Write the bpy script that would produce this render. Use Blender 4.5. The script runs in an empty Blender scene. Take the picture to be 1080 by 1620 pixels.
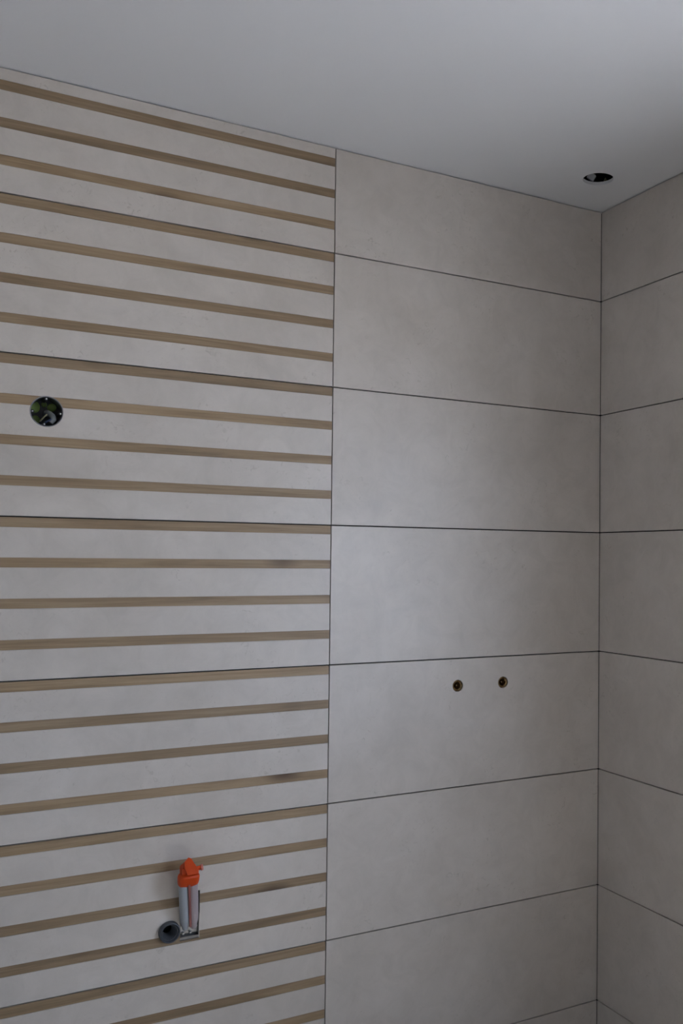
import bpy, bmesh, math, random
from mathutils import Vector, Matrix
C = bpy.context.scene
COL = C.collection
random.seed(7)
PI = math.pi

# ---------------------------------------------------------------- camera
CEIL = 2.60
J1 = 2.3169                      # height of the first full joint below the ceiling
cd = bpy.data.cameras.new('camera')
cam = bpy.data.objects.new('camera', cd); COL.objects.link(cam)
cd.sensor_fit = 'VERTICAL'; cd.sensor_height = 36.0; cd.lens = 33.5895
cd.shift_x = -0.14104; cd.shift_y = 0.02489
cd.clip_start = 0.02; cd.clip_end = 200
_r = Vector((0.85917915, -0.51159909, 0.00880716))
_d = Vector((0.01975267, 0.01596321, -0.99967745))
_f = Vector((0.51129348, 0.85907598, 0.0238207))
m = Matrix((_r, -_d, -_f)).transposed().to_4x4()
m.translation = Vector((-1.82286, -2.37222, 1.50535))
cam.matrix_world = m
C.camera = cam

# ---------------------------------------------------------------- sky, exposure
w = bpy.data.worlds.new('overcast_sky'); C.world = w; w.use_nodes = True
nt = w.node_tree; nt.nodes.clear()
out = nt.nodes.new('ShaderNodeOutputWorld'); bg = nt.nodes.new('ShaderNodeBackground')
tc = nt.nodes.new('ShaderNodeTexCoord'); sp = nt.nodes.new('ShaderNodeSeparateXYZ')
rp = nt.nodes.new('ShaderNodeValToRGB')
nt.links.new(tc.outputs['Generated'], sp.inputs[0]); nt.links.new(sp.outputs['Z'], rp.inputs[0])
rp.color_ramp.elements[0].position = 0.0; rp.color_ramp.elements[0].color = (0.705, 0.845, 1.10, 1)
rp.color_ramp.elements[1].position = 1.0; rp.color_ramp.elements[1].color = (0.705, 0.845, 1.10, 1)
nt.links.new(rp.outputs[0], bg.inputs['Color']); bg.inputs['Strength'].default_value = 6.0
nt.links.new(bg.outputs[0], out.inputs['Surface'])
C.view_settings.view_transform = 'Standard'; C.view_settings.look = 'None'
C.view_settings.gamma = 1.0; C.view_settings.use_curve_mapping = False
C.view_settings.exposure = 0.82

# the sun shines down through the window onto the floor beside it
sl_ = bpy.data.lights.new('sun', 'SUN'); sl_.energy = 20.0; sl_.angle = math.radians(3); sl_.color = (1.0, .97, .97)
so = bpy.data.objects.new('sun', sl_); COL.objects.link(so)
so.rotation_euler = Vector((-.50, .05, -.866)).to_track_quat('-Z', 'Y').to_euler()

# room extents (tile faces): x XL..0, y YF..0
XL, YF = -2.55, -3.30
WIN = dict(y0=-2.30, y1=-1.20, z0=0.88, z1=2.02)      # in the right wall, outside the frame

# light portal in the window opening (only guides the sampling of the sky)
pl = bpy.data.lights.new('window_portal', 'AREA'); pl.shape = 'RECTANGLE'
pl.size = WIN['y1'] - WIN['y0']; pl.size_y = WIN['z1'] - WIN['z0']; pl.cycles.is_portal = True
po = bpy.data.objects.new('window_portal', pl); COL.objects.link(po)
po.location = (.085, (WIN['y0'] + WIN['y1']) / 2, (WIN['z0'] + WIN['z1']) / 2)
po.rotation_euler = Vector((-1, 0, 0)).to_track_quat('-Z', 'Z').to_euler()

# ---------------------------------------------------------------- materials
def mat(name, col, rough=0.5, metal=0.0, spec=0.5):
    m = bpy.data.materials.new(name); m.use_nodes = True
    b = m.node_tree.nodes['Principled BSDF']
    b.inputs['Base Color'].default_value = (*col, 1); b.inputs['Roughness'].default_value = rough
    b.inputs['Metallic'].default_value = metal; b.inputs['Specular IOR Level'].default_value = spec
    return m
def nodes(m):
    return m.node_tree.nodes, m.node_tree.links, m.node_tree.nodes['Principled BSDF']
def noise(n, l, vec, scale, detail=4, rough=0.55, dist=0.0):
    t = n.new('ShaderNodeTexNoise'); t.inputs['Scale'].default_value = scale
    t.inputs['Detail'].default_value = detail; t.inputs['Roughness'].default_value = rough
    t.inputs['Distortion'].default_value = dist
    l.new(vec, t.inputs['Vector']); return t
def ramp(n, l, fac, stops):
    r = n.new('ShaderNodeValToRGB'); e = r.color_ramp.elements
    e[0].position, e[0].color = stops[0][0], (*stops[0][1], 1)
    e[1].position, e[1].color = stops[-1][0], (*stops[-1][1], 1)
    for p, c in stops[1:-1]:
        x = e.new(p); x.color = (*c, 1)
    l.new(fac, r.inputs[0]); return r
def mix(n, l, mode, fac, a, b):
    x = n.new('ShaderNodeMix'); x.data_type = 'RGBA'; x.blend_type = mode
    if isinstance(fac, (int, float)): x.inputs[0].default_value = fac
    else: l.new(fac, x.inputs[0])
    for v, i in ((a, 6), (b, 7)):
        if isinstance(v, tuple): x.inputs[i].default_value = (*v, 1)
        else: l.new(v, x.inputs[i])
    return x.outputs[2]
def obj_vec(n, l, scale=(1, 1, 1)):
    """object coordinates, shifted per object so that no two pieces show the same pattern"""
    t = n.new('ShaderNodeTexCoord'); oi = n.new('ShaderNodeObjectInfo')
    mp = n.new('ShaderNodeMapping'); mp.inputs['Scale'].default_value = scale
    l.new(t.outputs['Object'], mp.inputs[0])
    s = n.new('ShaderNodeMath'); s.operation = 'MULTIPLY'; s.inputs[1].default_value = 37.0
    l.new(oi.outputs['Random'], s.inputs[0])
    a = n.new('ShaderNodeVectorMath'); a.operation = 'ADD'
    l.new(mp.outputs[0], a.inputs[0]); l.new(s.outputs[0], a.inputs[1])
    return a.outputs[0], oi.outputs['Random']

def make_stone():
    m = mat('beige_cement_porcelain', (.5, .47, .43), 0.4, spec=.75)
    n, l, b = nodes(m); v, rnd = obj_vec(n, l)
    big = noise(n, l, v, 3.0, 5, 0.6, 0.4)
    c = ramp(n, l, big.outputs[0], [(.3, (.487, .440, .390)), (.5, (.537, .487, .437)), (.72, (.577, .528, .479))])
    med = noise(n, l, v, 14.0, 6, 0.7, 0.8)
    r2 = ramp(n, l, med.outputs[0], [(.3, (.91, .91, .905)), (.55, (1, 1, 1)), (.75, (1.05, 1.05, 1.05))])
    c1 = mix(n, l, 'MULTIPLY', 1.0, c.outputs[0], r2.outputs[0])
    # faint clouded scratches and pin specks of the cement look
    spk = noise(n, l, v, 60.0, 3, 0.6, 1.5)
    r3 = ramp(n, l, spk.outputs[0], [(.60, (0, 0, 0)), (.68, (1, 1, 1))])
    gate = noise(n, l, v, 7.0, 2)
    rg = ramp(n, l, gate.outputs[0], [(.5, (0, 0, 0)), (.62, (1, 1, 1))])
    g = mix(n, l, 'MULTIPLY', 1.0, r3.outputs[0], rg.outputs[0])
    c2 = mix(n, l, 'MIX', g, c1, (.45, .405, .355))
    l.new(c2, b.inputs['Base Color'])
    rr = ramp(n, l, med.outputs[0], [(.3, (.38, .38, .38)), (.7, (.47, .47, .47))])
    l.new(rr.outputs[0], b.inputs['Roughness'])
    bp = n.new('ShaderNodeBump'); bp.inputs['Strength'].default_value = 0.06; bp.inputs['Distance'].default_value = 0.002
    l.new(med.outputs[0], bp.inputs['Height']); l.new(bp.outputs[0], b.inputs['Normal'])
    return m
def make_wood():
    m = mat('oak_wood', (.2, .15, .1), 0.5)
    n, l, b = nodes(m); v, rnd = obj_vec(n, l, (1.4, 10, 26))
    g = noise(n, l, v, 1.6, 6, 0.62, 1.2)
    c = ramp(n, l, g.outputs[0], [(.28, (.198, .137, .078)), (.5, (.282, .200, .119)), (.74, (.350, .261, .166))])
    v2, _ = obj_vec(n, l, (5, 40, 190))
    f = noise(n, l, v2, 1.2, 4, 0.7, 0.3)
    r2 = ramp(n, l, f.outputs[0], [(.3, (.78, .76, .73)), (.6, (1.03, 1.02, 1.0))])
    c1 = mix(n, l, 'MULTIPLY', 0.8, c.outputs[0], r2.outputs[0])
    # a few knots
    v3, _ = obj_vec(n, l, (3.2, 3, 9))
    vo = n.new('ShaderNodeTexVoronoi'); vo.inputs['Scale'].default_value = 1.0; l.new(v3, vo.inputs['Vector'])
    rk = ramp(n, l, vo.outputs['Distance'], [(.04, (1, 1, 1)), (.20, (0, 0, 0))])
    c2 = mix(n, l, 'MIX', rk.outputs[0], c1, (.085, .05, .028))
    # board to board variation
    rv = ramp(n, l, rnd, [(0, (.86, .85, .84)), (1, (1.12, 1.10, 1.06))])
    c3 = mix(n, l, 'MULTIPLY', 1.0, c2, rv.outputs[0])
    l.new(c3, b.inputs['Base Color'])
    bp = n.new('ShaderNodeBump'); bp.inputs['Strength'].default_value = 0.15; bp.inputs['Distance'].default_value = 0.001
    l.new(f.outputs[0], bp.inputs['Height']); l.new(bp.outputs[0], b.inputs['Normal'])
    return m
def make_plaster(name, col):
    m = mat(name, col, 0.85, spec=0.25)
    n, l, b = nodes(m); t = n.new('ShaderNodeTexCoord')
    f = noise(n, l, t.outputs['Object'], 90, 3); g = noise(n, l, t.outputs['Object'], 1.3, 3)
    d = tuple(x * .96 for x in col)
    r = ramp(n, l, g.outputs[0], [(.3, d), (.7, col)]); l.new(r.outputs[0], b.inputs['Base Color'])
    bp = n.new('ShaderNodeBump'); bp.inputs['Strength'].default_value = 0.05; bp.inputs['Distance'].default_value = 0.001
    l.new(f.outputs[0], bp.inputs['Height']); l.new(bp.outputs[0], b.inputs['Normal'])
    return m
def make_rough(name, ca, cb, scale, rough=.9):
    m = mat(name, ca, rough, spec=.2); n, l, b = nodes(m); t = n.new('ShaderNodeTexCoord')
    f = noise(n, l, t.outputs['Object'], scale, 5)
    r = ramp(n, l, f.outputs[0], [(.35, ca), (.65, cb)]); l.new(r.outputs[0], b.inputs['Base Color'])
    return m
def make_glass():
    m = bpy.data.materials.new('window_glass'); m.use_nodes = True
    n, l = m.node_tree.nodes, m.node_tree.links; n.clear()
    o = n.new('ShaderNodeOutputMaterial'); a = n.new('ShaderNodeBsdfTransparent'); g = n.new('ShaderNodeBsdfGlossy')
    g.inputs['Roughness'].default_value = 0.0; fr = n.new('ShaderNodeFresnel'); fr.inputs[0].default_value = 1.45
    gm = n.new('ShaderNodeNewGeometry'); iv = n.new('ShaderNodeMath'); iv.operation = 'SUBTRACT'; iv.inputs[0].default_value = 1.0
    l.new(gm.outputs['Backfacing'], iv.inputs[1]); mu = n.new('ShaderNodeMath'); mu.operation = 'MULTIPLY'     # reflect on the entering face only
    l.new(fr.outputs[0], mu.inputs[0]); l.new(iv.outputs[0], mu.inputs[1])
    x = n.new('ShaderNodeMixShader'); l.new(mu.outputs[0], x.inputs[0]); l.new(a.outputs[0], x.inputs[1]); l.new(g.outputs[0], x.inputs[2])
    l.new(x.outputs[0], o.inputs[0]); return m
STONE = make_stone(); WOOD = make_wood()
PAINT = make_plaster('white_ceiling_paint', (.68, .68, .685))
PLASTER = make_plaster('wall_plaster', (.74, .72, .685))
ADHESIVE = make_rough('tile_adhesive', (.022, .021, .020), (.038, .036, .034), 40)
SCREED = make_rough('cement_screed', (.30, .285, .265), (.38, .365, .34), 6)
GROUND = make_rough('pale_gravel_ground', (.53, .52, .51), (.62, .61, .60), .6)
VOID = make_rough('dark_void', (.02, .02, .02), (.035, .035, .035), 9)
GLASS = make_glass(); FRAME = mat('white_frame_lacquer', (.75, .75, .75), .35)

# ---------------------------------------------------------------- mesh helpers
def mk(name, bm, material, parent=None, origin=(0, 0, 0), smooth=False, kind=None):
    """bm in world coordinates -> one mesh object whose origin is at `origin`"""
    o_ = Vector(origin)
    bmesh.ops.recalc_face_normals(bm, faces=bm.faces)
    for v in bm.verts: v.co -= o_
    me = bpy.data.meshes.new(name); bm.to_mesh(me); bm.free()
    if smooth:
        for p in me.polygons: p.use_smooth = True
        me.set_sharp_from_angle(angle=math.radians(38))
    if material: me.materials.append(material)
    o = bpy.data.objects.new(name, me); COL.objects.link(o)
    put(o, parent, o_)
    if kind: o['kind'] = kind
    return o
def world_of(o):
    v = Vector((0, 0, 0))
    while o is not None: v += o.location; o = o.parent
    return v
def put(o, parent, wpos):
    if parent is not None:
        o.parent = parent; o.location = Vector(wpos) - world_of(parent)
    else: o.location = wpos
def thing(name, label, cat, loc, group=None):
    o = bpy.data.objects.new(name, None); COL.objects.link(o); o.location = loc
    o.empty_display_size = .03; o['label'] = label; o['category'] = cat
    if group: o['group'] = group
    return o
def box(bm, x0, x1, y0, y1, z0, z1, bev=0):
    r = bmesh.ops.create_cube(bm, size=1)
    for v in r['verts']:
        v.co = Vector(((x0 + x1) / 2 + v.co.x * (x1 - x0), (y0 + y1) / 2 + v.co.y * (y1 - y0), (z0 + z1) / 2 + v.co.z * (z1 - z0)))
    if bev:
        es = list({e for v in r['verts'] for e in v.link_edges})
        bmesh.ops.bevel(bm, geom=es, offset=bev, segments=1, affect='EDGES')
    return bm
def skin_rings(bm, rings, cap0=True, cap1=True):
    vs = [[bm.verts.new(p) for p in r] for r in rings]
    n = len(vs[0])
    for a, b in zip(vs, vs[1:]):
        for i in range(n): bm.faces.new((a[i], a[(i + 1) % n], b[(i + 1) % n], b[i]))
    if cap0: bm.faces.new(vs[0])
    if cap1: bm.faces.new(vs[-1])
    return bm
def lathe(bm, c, axis, prof, seg=40, closed=False):
    """revolve (radius, distance along axis) about axis through c"""
    a = Vector(axis).normalized(); u = a.orthogonal().normalized(); v = a.cross(u)
    c = Vector(c); rings = []
    for r, t in prof:
        rings.append([c + a * t + (u * math.cos(2 * PI * i / seg) + v * math.sin(2 * PI * i / seg)) * max(r, 1e-5) for i in range(seg)])
    if closed:
        rings.append(rings[0])
        vs = [[bm.verts.new(p) for p in r] for r in rings[:-1]]; vs.append(vs[0])
        for p, q in zip(vs, vs[1:]):
            for i in range(seg): bm.faces.new((p[i], p[(i + 1) % seg], q[(i + 1) % seg], q[i]))
        return bm
    return skin_rings(bm, rings)
def tube(bm, pts, r, seg=12):
    """swept round bar; r a number or one radius per point"""
    pts = [Vector(p) for p in pts]; rr = r if isinstance(r, (list, tuple)) else [r] * len(pts)
    rings = []; u = None
    for i, p in enumerate(pts):
        d = (pts[min(i + 1, len(pts) - 1)] - pts[max(i - 1, 0)]).normalized()
        u = d.orthogonal().normalized() if u is None else (u - d * u.dot(d)).normalized()
        v = d.cross(u)
        rings.append([p + (u * math.cos(2 * PI * k / seg) + v * math.sin(2 * PI * k / seg)) * rr[i] for k in range(seg)])
    return skin_rings(bm, rings)
def hull(pts):
    bm = bmesh.new()
    for p in pts: bm.verts.new(p)
    r = bmesh.ops.convex_hull(bm, input=bm.verts)
    bmesh.ops.delete(bm, geom=[g for g in r['geom_interior'] if isinstance(g, bmesh.types.BMVert)], context='VERTS')
    return bm
def cut(objs, cutter_bm):
    """subtract a shape from objects, for the real drilled and sawn holes"""
    bmesh.ops.recalc_face_normals(cutter_bm, faces=cutter_bm.faces)
    me = bpy.data.meshes.new('drill'); cutter_bm.to_mesh(me); cutter_bm.free()
    k = bpy.data.objects.new('drill', me); COL.objects.link(k)
    for o in objs:
        if o.data.users > 1: o.data = o.data.copy()
        md = o.modifiers.new('hole', 'BOOLEAN'); md.operation = 'DIFFERENCE'; md.solver = 'EXACT'; md.object = k
    bpy.context.view_layer.update()
    dg = bpy.context.evaluated_depsgraph_get()
    for o in objs:
        nm = bpy.data.meshes.new_from_object(o.evaluated_get(dg)); o.modifiers.clear(); o.data = nm
    bpy.data.objects.remove(k)
def drill(x, z, r, y0=-.05, y1=.08, seg=64):
    return lathe(bmesh.new(), (x, y0, z), (0, 1, 0), [(r, 0), (r, y1 - y0)], seg)

# ---------------------------------------------------------------- the room shell
def struct(name, bm, m): return mk(name, bm, m, kind='structure')
TH = .16
TR = .08                         # the window wall is thinner
wall_back = struct('wall_back', box(bmesh.new(), XL - TH, TH + .01, .010, TH, -.02, 2.95), ADHESIVE)
wall_right = struct('wall_right', box(bmesh.new(), .010, TR, YF - .2, .0105, -.02, 2.95), ADHESIVE)
wall_left = struct('wall_left', box(bmesh.new(), XL - TH, XL, YF - .2, .0105, -.02, 2.95), PLASTER)
wall_front = struct('wall_front', box(bmesh.new(), XL - TH, TH, YF - .2, YF, -.02, 2.95), PLASTER)
window_hole = lambda: box(bmesh.new(), -.3, .5, WIN['y0'], WIN['y1'], WIN['z0'], WIN['z1'])
cut([wall_right], window_hole())
floor = struct('floor', box(bmesh.new(), XL - TH, TH, YF - .2, TH, -.15, -.0005), SCREED)
ceiling = struct('ceiling', box(bmesh.new(), XL, .012, YF, .012, CEIL, CEIL + .0095), PAINT)
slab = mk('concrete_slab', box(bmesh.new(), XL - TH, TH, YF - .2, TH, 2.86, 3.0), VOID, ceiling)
ground = struct('ground', box(bmesh.new(), TR + .02, 60, -40, 40, -3.2, -3.0), GROUND)

# the window, outside the frame
win = bpy.data.objects.new('window_1', None); COL.objects.link(win); win['kind'] = 'structure'
win.location = (.03, (WIN['y0'] + WIN['y1']) / 2, WIN['z0'])
fb = bmesh.new(); a0, a1, b0, b1 = WIN['y0'], WIN['y1'], WIN['z0'], WIN['z1']; am = (a0 + a1) / 2
for q in ((a0, a0 + .05, b0, b1), (a1 - .05, a1, b0, b1), (a0 + .05, a1 - .05, b0, b0 + .05), (a0 + .05, a1 - .05, b1 - .05, b1), (am - .03, am + .03, b0 + .05, b1 - .05)):
    box(fb, .025, .065, q[0], q[1], q[2], q[3])
mk('window_frame', fb, FRAME, win, win.location)
for xa, xb in ((a0 + .05, am - .03), (am + .03, a1 - .05)):
    mk('pane', box(bmesh.new(), .043, .047, xa, xb, b0 + .05, b1 - .05), GLASS, win, (.045, xa, b0))
mk('window_sill', box(bmesh.new(), -.012, .025, a0 - .02, a1 + .02, b0 - .018, b0 + .003, .002), FRAME, win, win.location)

# ---------------------------------------------------------------- the tiles
T = .36
JZ = [CEIL - .0030] + [J1 + T * k for k in (0, -.992, -2.008, -3.029, -4.036, -5.023, -6.0)] + [0.0]
G = .0016                        # half an open joint
SEAM = -2.4608 * T
PH = .0222                       # height of a wood strip
back_tiles, strips, deco = [], [], []
right_tiles = []
def plain(name, x0, x1, z0, z1, parent, lst, right=False):
    if right: b = box(bmesh.new(), 0, .010, x0, x1, z0, z1, .0006); o = (0, (x0 + x1) / 2, (z0 + z1) / 2)
    else: b = box(bmesh.new(), x0, x1, 0, .010, z0, z1, .0006); o = ((x0 + x1) / 2, 0, (z0 + z1) / 2)
    t = mk(name, b, STONE, parent, o); lst.append(t); return t
strip_mesh = {}
def decor(x0, x1, z0, z1, tops):
    """beige slab with recessed grooves; an oak strip is set in each groove"""
    prof = [(.010, z1), (.010, z0), (0, z0)]
    d = .0020
    for t in sorted(tops):
        lo = t - PH - .0006
        hi = min(t + .0004, z1)
        prof += [(0, lo), (d, lo), (d, hi)]
        if hi < z1: prof += [(0, hi)]
    if abs(max(tops) - z1) > .0005: prof += [(0, z1)]
    if prof[-1] == (d, z1): pass
    bm = bmesh.new()
    skin_rings(bm, [[Vector((x, y, z)) for y, z in prof] for x in (x0, x1)])
    o = mk('decor_tile', bm, STONE, wall_back, ((x0 + x1) / 2, 0, (z0 + z1) / 2)); deco.append(o)
    for t in tops:
        c = Vector(((x0 + x1) / 2, .0003, t - PH / 2))
        key = round(x1 - x0, 4)
        if key not in strip_mesh:
            s = mk('wood_strip', box(bmesh.new(), x0, x1, .0003, .0020, t - PH, t), WOOD, o, c); strip_mesh[key] = s.data
        else:
            s = bpy.data.objects.new('wood_strip', strip_mesh[key]); COL.objects.link(s); put(s, o, c)
        strips.append((s, t))
DX = [(SEAM - 1.20, SEAM - G), (XL + .001, SEAM - 1.20 - 2 * G)]
for r in range(8):
    z1, z0 = JZ[r] - (0 if r == 0 else G), JZ[r + 1] + (G if r < 7 else .002)
    plain('tile', SEAM + G * .7, -.0006, z0, z1, wall_back, back_tiles)
    h = JZ[r] - JZ[r + 1]
    if r == 0: tops = [J1 + T * k for k in (.704, .470, .236)]
    elif r == 7: tops = [z1, z1 - .09]
    else: tops = [z1 - 0, JZ[r] - h * .25, JZ[r] - h * .5, JZ[r] - h * .75]
    for xa, xb in DX: decor(xa, xb, z0, z1, tops)
    ya = -.0012
    for wd in (.886, 1.2, 1.198):
        plain('tile', ya - wd, ya, z0, z1, wall_right, right_tiles, True); ya -= wd + 2 * G

# drilled and sawn openings
for o in right_tiles:
    if o.location.y < -1.0 and WIN['z0'] - .37 < o.location.z < WIN['z1'] + .37: cut([o], window_hole())
BOX = (-1.5756, 1.8347); PIPE = (-1.2855, .6085); FIT = ((-.4994, 1.1491), (-.3488, 1.1503))
SLOT = (-1.2595, -1.2135, .5800, .6950)
hit = lambda lo, hi: [s for s, t in strips if t > lo and t - PH < hi and s.data.users >= 1 and abs(world_of(s).x - (SEAM - .6)) < .1]
near = lambda lst, z, first=True: [o for o in lst if abs(world_of(o).z - z) < .19]
dec0 = [o for o in deco if abs(world_of(o).x - (SEAM - .6)) < .1]
row_of = lambda z: max(i for i in range(8) if JZ[i] > z)
cut([wall_back, dec0[row_of(BOX[1])]] + hit(BOX[1] - .036, BOX[1] + .036), drill(*BOX, .0352))
sl = lambda: box(bmesh.new(), SLOT[0], SLOT[1], -.05, .06, SLOT[2], SLOT[3])
cut([wall_back, dec0[row_of(.6)]] + hit(SLOT[2], SLOT[3]), sl())
cut([wall_back, dec0[row_of(.6)]] + hit(PIPE[1] - .025, PIPE[1] + .025), drill(*PIPE, .0252))
for f in FIT: cut([wall_back, back_tiles[row_of(f[1])]], drill(*f, .0170))
HOLE = (-.1667, -.2006, .0440)
cut([ceiling], lathe(bmesh.new(), (HOLE[0], HOLE[1], CEIL - .1), (0, 0, 1), [(HOLE[2], 0), (HOLE[2], .15)], 64))

# ---------------------------------------------------------------- electrical box
BLACK = mat('black_plastic', (.012, .013, .015), .45)
GREEN = mat('green_rubber_membrane', (.14, .21, .035), .55)
STEEL = mat('zinc_screw', (.62, .62, .62), .3, 1)
GREYCABLE = mat('grey_cable_sheath', (.17, .185, .19), .45)
BLUE = mat('blue_wire_insulation', (.025, .05, .13), .4); TAN = mat('tan_wire_insulation', (.24, .22, .12), .45)
RIM = mat('grey_plastic_rim', (.20, .20, .21), .4)
bx, bz = BOX
t = thing('junction_box', 'round black recessed electrical box with green membranes and cable in striped tiles', 'junction box', (bx, .0, bz))
def P(dx, y, dz): return Vector((bx + dx, y, bz + dz))
mk('box_cup', lathe(bmesh.new(), (bx, 0, bz), (0, 1, 0), [(.0345, .001), (.0345, .0525), (.0001, .0525), (.0001, .050), (.0322, .050), (.0328, .001)], 56, True), BLACK, t, t.location, True)
mk('rim', lathe(bmesh.new(), (bx, 0, bz), (0, 1, 0), [(.0352, .0012), (.0352, -.0004), (.0345, -.0010), (.0334, -.0004), (.0326, .0016)], 56, True), RIM, t, t.location, True)
for dx, dz, r, ry in ((-.020, .0145, .0105, 1.25), (-.0185, -.0145, .0095, 1.0), (.0155, .0165, .0100, .9), (-.001, .022, .006, 1.0)):
    b = lathe(bmesh.new(), (0, 0, 0), (0, 1, 0), [(r, .050), (r, .046), (r * .8, .0445), (r * .55, .0455), (.0001, .0455)], 24)
    for v in b.verts: v.co = Vector((v.co.x, v.co.y, v.co.z * ry)) + Vector((bx + dx, 0, bz + dz))
    mk('membrane', b, GREEN, t, t.location, True)
for ang in (92, 182, -5, -98):
    ca, sa = math.cos(math.radians(ang)), math.sin(math.radians(ang))
    q = P(.0292 * ca, 0, .0292 * sa)
    sp_ = mk('screw_post', lathe(bmesh.new(), (q.x, .003, q.z), (0, 1, 0), [(.0038, 0), (.0038, .047)], 16), BLACK, t, q, True)
    b = lathe(bmesh.new(), (q.x, .003, q.z), (0, 1, 0), [(.0019, .001), (.0019, -.0006), (.0012, -.0012), (.0001, -.0013)], 14)
    mk('screw', b, STEEL, sp_, q, True)
mk('cable', tube(bmesh.new(), [P(.004, .0495, .001), P(.004, .038, .003), P(.008, .024, -.001), P(.014, .014, -.008), P(.016, .010, -.016), P(.010, .010, -.024)], [.0062, .0064, .0064, .0062, .006, .005], 16), GREYCABLE, t, t.location, True)
mk('blue_wire', tube(bmesh.new(), [P(.015, .008, -.014), P(.008, .007, -.018), P(.000, .009, -.023), P(-.004, .016, -.026)], .0019, 10), BLUE, t, t.location, True)
mk('tan_wire', tube(bmesh.new(), [P(.002, .016, -.004), P(-.003, .013, -.010), P(-.008, .014, -.016), P(-.011, .022, -.020)], .0017, 10), TAN, t, t.location, True)

# ---------------------------------------------------------------- brass sockets
BRASS = mat('brass', (.32, .205, .095), .26, 1)
BRASSD = mat('dark_brass', (.16, .095, .045), .45, 1)  # darker, rougher brass for the threads inside the bore
def fitting(x, z, label):
    t = thing('pipe_fitting', label, 'pipe fitting', (x, 0, z), 'brass pipe sockets in the plain tiles')
    mk('collar', lathe(bmesh.new(), (x, 0, z), (0, 1, 0), [(.0154, .040), (.0154, .0026), (.0147, .0012), (.0136, .0008), (.0118, .0030), (.0104, .0036), (.0100, .0050), (.0100, .040)], 40, True), BRASS, t, t.location, True)
    b = bmesh.new()
    prof = [(.0100, .040)]
    for i in range(9):
        y = .036 - i * .0035; prof += [(.0099, y), (.0090, y - .0017)]
    lathe(b, (x, 0, z), (0, 1, 0), [(.00995, .036)] + [q for i in range(8) for q in ((.0098, .0345 - i * .0035), (.0088, .0328 - i * .0035))] + [(.00995, .0060)], 36, True)
    mk('thread', b, BRASSD, t, t.location, True)
    mk('plug', lathe(bmesh.new(), (x, 0, z), (0, 1, 0), [(.0087, .040), (.0087, .026), (.0070, .0245), (.0040, .0235), (.0032, .010), (.0022, .0078), (.0001, .0072)], 28), BRASS, t, t.location, True)
    return t
fitting(*FIT[0], 'brass threaded pipe socket in the plain tile, farther from the room corner')
fitting(*FIT[1], 'brass threaded pipe socket in the plain tile, nearer to the room corner')

# ---------------------------------------------------------------- drain pipe
PVC = mat('grey_drain_plastic', (.070, .076, .088), .42)
RUBBER = mat('dark_rubber_seal', (.075, .080, .088), .5)
px, pz = PIPE
t = thing('drain_pipe', 'grey plastic drain pipe end sticking out of the striped tiles', 'pipe', (px, 0, pz))
mk('socket', lathe(bmesh.new(), (px, 0, pz), (0, 1, 0), [(.0248, .058), (.0248, -.009), (.0238, -.0125), (.0222, -.0135), (.0205, -.0120), (.0192, -.0060), (.0190, .058)], 48, True), PVC, t, t.location, True)
mk('seal', lathe(bmesh.new(), (px, 0, pz), (0, 1, 0), [(.0189, -.0050), (.0186, -.0080), (.0174, -.0080), (.0160, -.0030), (.0134, .006), (.0114, .016), (.0108, .024), (.0130, .026), (.0189, .020)], 48, True), RUBBER, t, t.location, True)
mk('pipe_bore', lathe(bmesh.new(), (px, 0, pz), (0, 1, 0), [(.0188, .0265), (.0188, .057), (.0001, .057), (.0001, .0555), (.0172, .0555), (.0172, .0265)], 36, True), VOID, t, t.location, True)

# ---------------------------------------------------------------- concealed tap body
ORANGE = mat('orange_plastic', (.58, .060, .006), .5, spec=.3)
PINKRED = mat('pale_red_plastic', (.55, .16, .12), .3)
COLD = mat('blue_grey_tube_plastic', (.36, .385, .41), .4)
HOT = mat('pinkish_tube_plastic', (.42, .355, .36), .4)
REDH = mat('red_hose', (.30, .11, .095), .45)
GALV = mat('galvanised_plate', (.30, .30, .30), .42, 1)
CHROME = mat('steel_edging', (.42, .42, .41), .4, 1)
DULL = mat('dull_steel', (.20, .20, .20), .45, 1)
s0, s1, sz0, sz1 = SLOT
t = thing('tap_connection', 'two capped upright tap pipes with orange protective cap in sawn tile slot', 'tap connection', ((s0 + s1) / 2, .02, sz0))
b = box(bmesh.new(), s0 + .0006, s1 - .0018, .012, .015, sz0 + .002, sz1 - .001)
plate = mk('mounting_plate', b, GALV, t, t.location)
b = box(bmesh.new(), s0 + .0006, s1 - .0018, .0005, .012, sz0 + .0022, sz0 + .0040)
mk('bottom_bracket', box(b, s0 + .0006, s1 - .0018, .0005, .0020, sz0 + .0040, sz0 + .0085), DULL, t, t.location)
mk('side_bracket', box(bmesh.new(), s1 - .0014, s1 - .0004, -.0006, .012, sz0 + .001, sz0 + .060), CHROME, t, t.location)
for q in ((s0 + .009, sz0 + .0150, .0038), (s0 + .026, sz0 + .0150, .0036), (s1 - .006, sz0 + .0290, .0028)):
    b = lathe(bmesh.new(), (q[0], .012, q[1]), (0, -1, 0), [(q[2], 0), (q[2], .0055), (q[2] * .6, .0078), (.0001, .0080)], 6 if q[2] > .0035 else 14)
    mk('bolt', b, STEEL, plate, (q[0], .012, q[1]))
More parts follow.
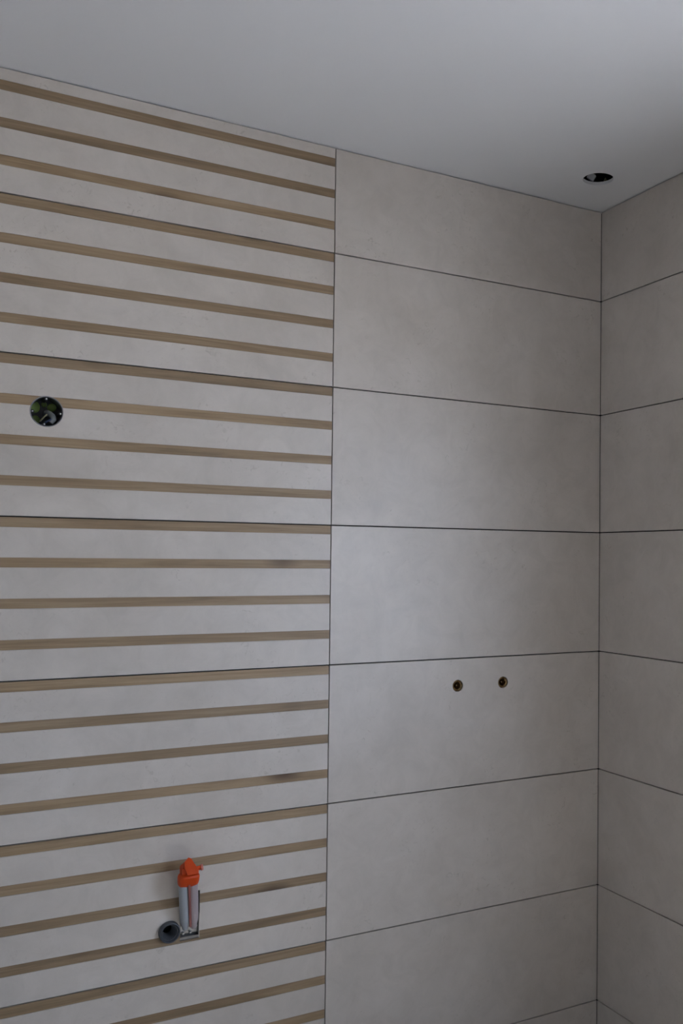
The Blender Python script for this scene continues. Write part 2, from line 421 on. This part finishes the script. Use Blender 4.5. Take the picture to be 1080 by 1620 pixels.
# tubes lean out of the slot towards the room
def lean(xb, xt, r, mname, m, seg=24):
    a, c = Vector((xb, -.001, sz0 + .027)), Vector((xt, -.049, .736))
    d = (c - a).normalized(); L = (c - a).length
    pts, rr = [], []
    for f, k in ((0, .40), (.02, .58), (.07, .64), (.10, .70), (.17, .94), (.24, 1.0), (.6, 1.0), (1.0, 1.0)):
        pts.append(a + d * L * f); rr.append(r * k)
    return mk(mname, tube(bmesh.new(), pts, rr, seg), m, t, t.location, True)
lean(-1.2480, -1.2655, .0113, 'cold_tube', COLD)
lean(-1.2275, -1.2425, .0113, 'hot_tube', HOT)
a, c = Vector((-1.2380, -.0125, sz0 + .036)), Vector((-1.2545, -.0600, .734))
mk('red_hose', tube(bmesh.new(), [a, a.lerp(c, .5), c], .0030, 12), REDH, t, t.location, True)
# orange cap over both tubes
def stadium(cx, cy, z, hw, hd, n=28, tilt=0.0):
    r = []
    for i in range(n):
        th = 2 * PI * i / n; e = .62
        cx_ = math.copysign(abs(math.cos(th)) ** e, math.cos(th)); sy_ = math.copysign(abs(math.sin(th)) ** e, math.sin(th))
        r.append(Vector((cx + cx_ * hw, cy + sy_ * hd, z + tilt * cx_ * hw)))
    return r
b = skin_rings(bmesh.new(), [stadium(-1.2540, -.046, .7255, .0165, .0095), stadium(-1.2540, -.0465, .7275, .0205, .0120), stadium(-1.2540, -.0475, .7315, .0232, .0142), stadium(-1.2540, -.049, .738, .0243, .0166), stadium(-1.2540, -.0515, .750, .0243, .0200), stadium(-1.2535, -.0515, .7545, .0228, .0185), stadium(-1.2535, -.0505, .757, .0190, .0145)])
cap = mk('cap', b, ORANGE, t, t.location, True)
yb, yf = -.034, -.060
blk = [(-1.2705, y, z) for y in (yb, yf) for z in (.754, .7715)] + [(-1.2325, y, z) for y in (yb, yf) for z in (.754, .7620)] + [(-1.2606, -.036, .7800), (-1.2440, -.036, .7800), (-1.2340, -.037, .770)]
mk('cap_body', hull(blk), ORANGE, cap, (-1.253, -.047, .757))
kf = [(-1.2660, -.0640, .7735), (-1.2610, -.0740, .7590), (-1.2380, -.0740, .7600), (-1.2365, -.0690, .7680), (-1.2435, -.0590, .7765), (-1.2472, -.0470, .7895), (-1.2538, -.0460, .7925), (-1.2642, -.0540, .7850)]
kb = [(x * 1 + .002, -.040, z - .004) for x, y, z in kf]
mk('cap_knob', hull(kf + kb), ORANGE, cap, (-1.252, -.055, .775))
nz = mk('cap_nozzle', tube(bmesh.new(), [(-1.2400, -.050, .7640), (-1.2300, -.050, .7650), (-1.2225, -.050, .7658)], .0052, 18), ORANGE, cap, (-1.235, -.050, .765), True)
mk('nozzle_ring', lathe(bmesh.new(), (-1.2260, -.050, .7654), (1, 0, .1), [(.0050, 0), (.0074, .0004), (.0074, .0050), (.0046, .0054), (.0040, .0010)], 22, True), PINKRED, nz, (-1.226, -.05, .765), True)

# ---------------------------------------------------------------- things seen through the ceiling opening
hx, hy, hr = HOLE
GREYW = mat('pale_grey_plastic', (.48, .50, .50), .45)
t = thing('cable_connector', 'pale grey cable connector lying inside the round ceiling opening', 'connector', (hx + .012, hy + .05, CEIL + .0096))
b = hull([(x, y, z) for x in (-.0105, .0105) for y in (-.008, .008) for z in (-.0085, .0085)] + [(x, y, .0098) for x in (-.0087, .0087) for y in (-.006, .006)])
bmesh.ops.rotate(b, verts=b.verts, cent=(0, 0, 0), matrix=Matrix.Rotation(math.radians(-33), 3, 'Z') @ Matrix.Rotation(math.radians(32), 3, 'Y') @ Matrix.Rotation(math.radians(12), 3, 'X'))
low = min(v.co.z for v in b.verts)
bmesh.ops.translate(b, verts=b.verts, vec=(hx + .0085, hy + .0440, CEIL + .0095 - low))
mk('connector_housing', b, GREYW, t, t.location)
t2 = tube(bmesh.new(), [(hx + .012, hy + .052, CEIL + .024), (hx + .02, hy + .075, CEIL + .022), (hx + .06, hy + .12, CEIL + .0142), (hx + .12, hy + .15, CEIL + .0142)], .0045, 12)
mk('lead', t2, BLACK, t, t.location, True)
wt = mk('lamp_wire', tube(bmesh.new(), [(hx + .050, hy + .026, CEIL + .0118), (hx + .049, hy + .030, CEIL + .024), (hx + .06, hy + .05, CEIL + .026), (hx + .11, hy + .09, CEIL + .0116), (hx + .14, hy + .10, CEIL + .0114)], .0018, 10), TAN, None, (hx + .06, hy + .04, CEIL + .0096), True)
wt['label'] = 'thin pale lamp wire end standing inside the ceiling opening'; wt['category'] = 'wire'
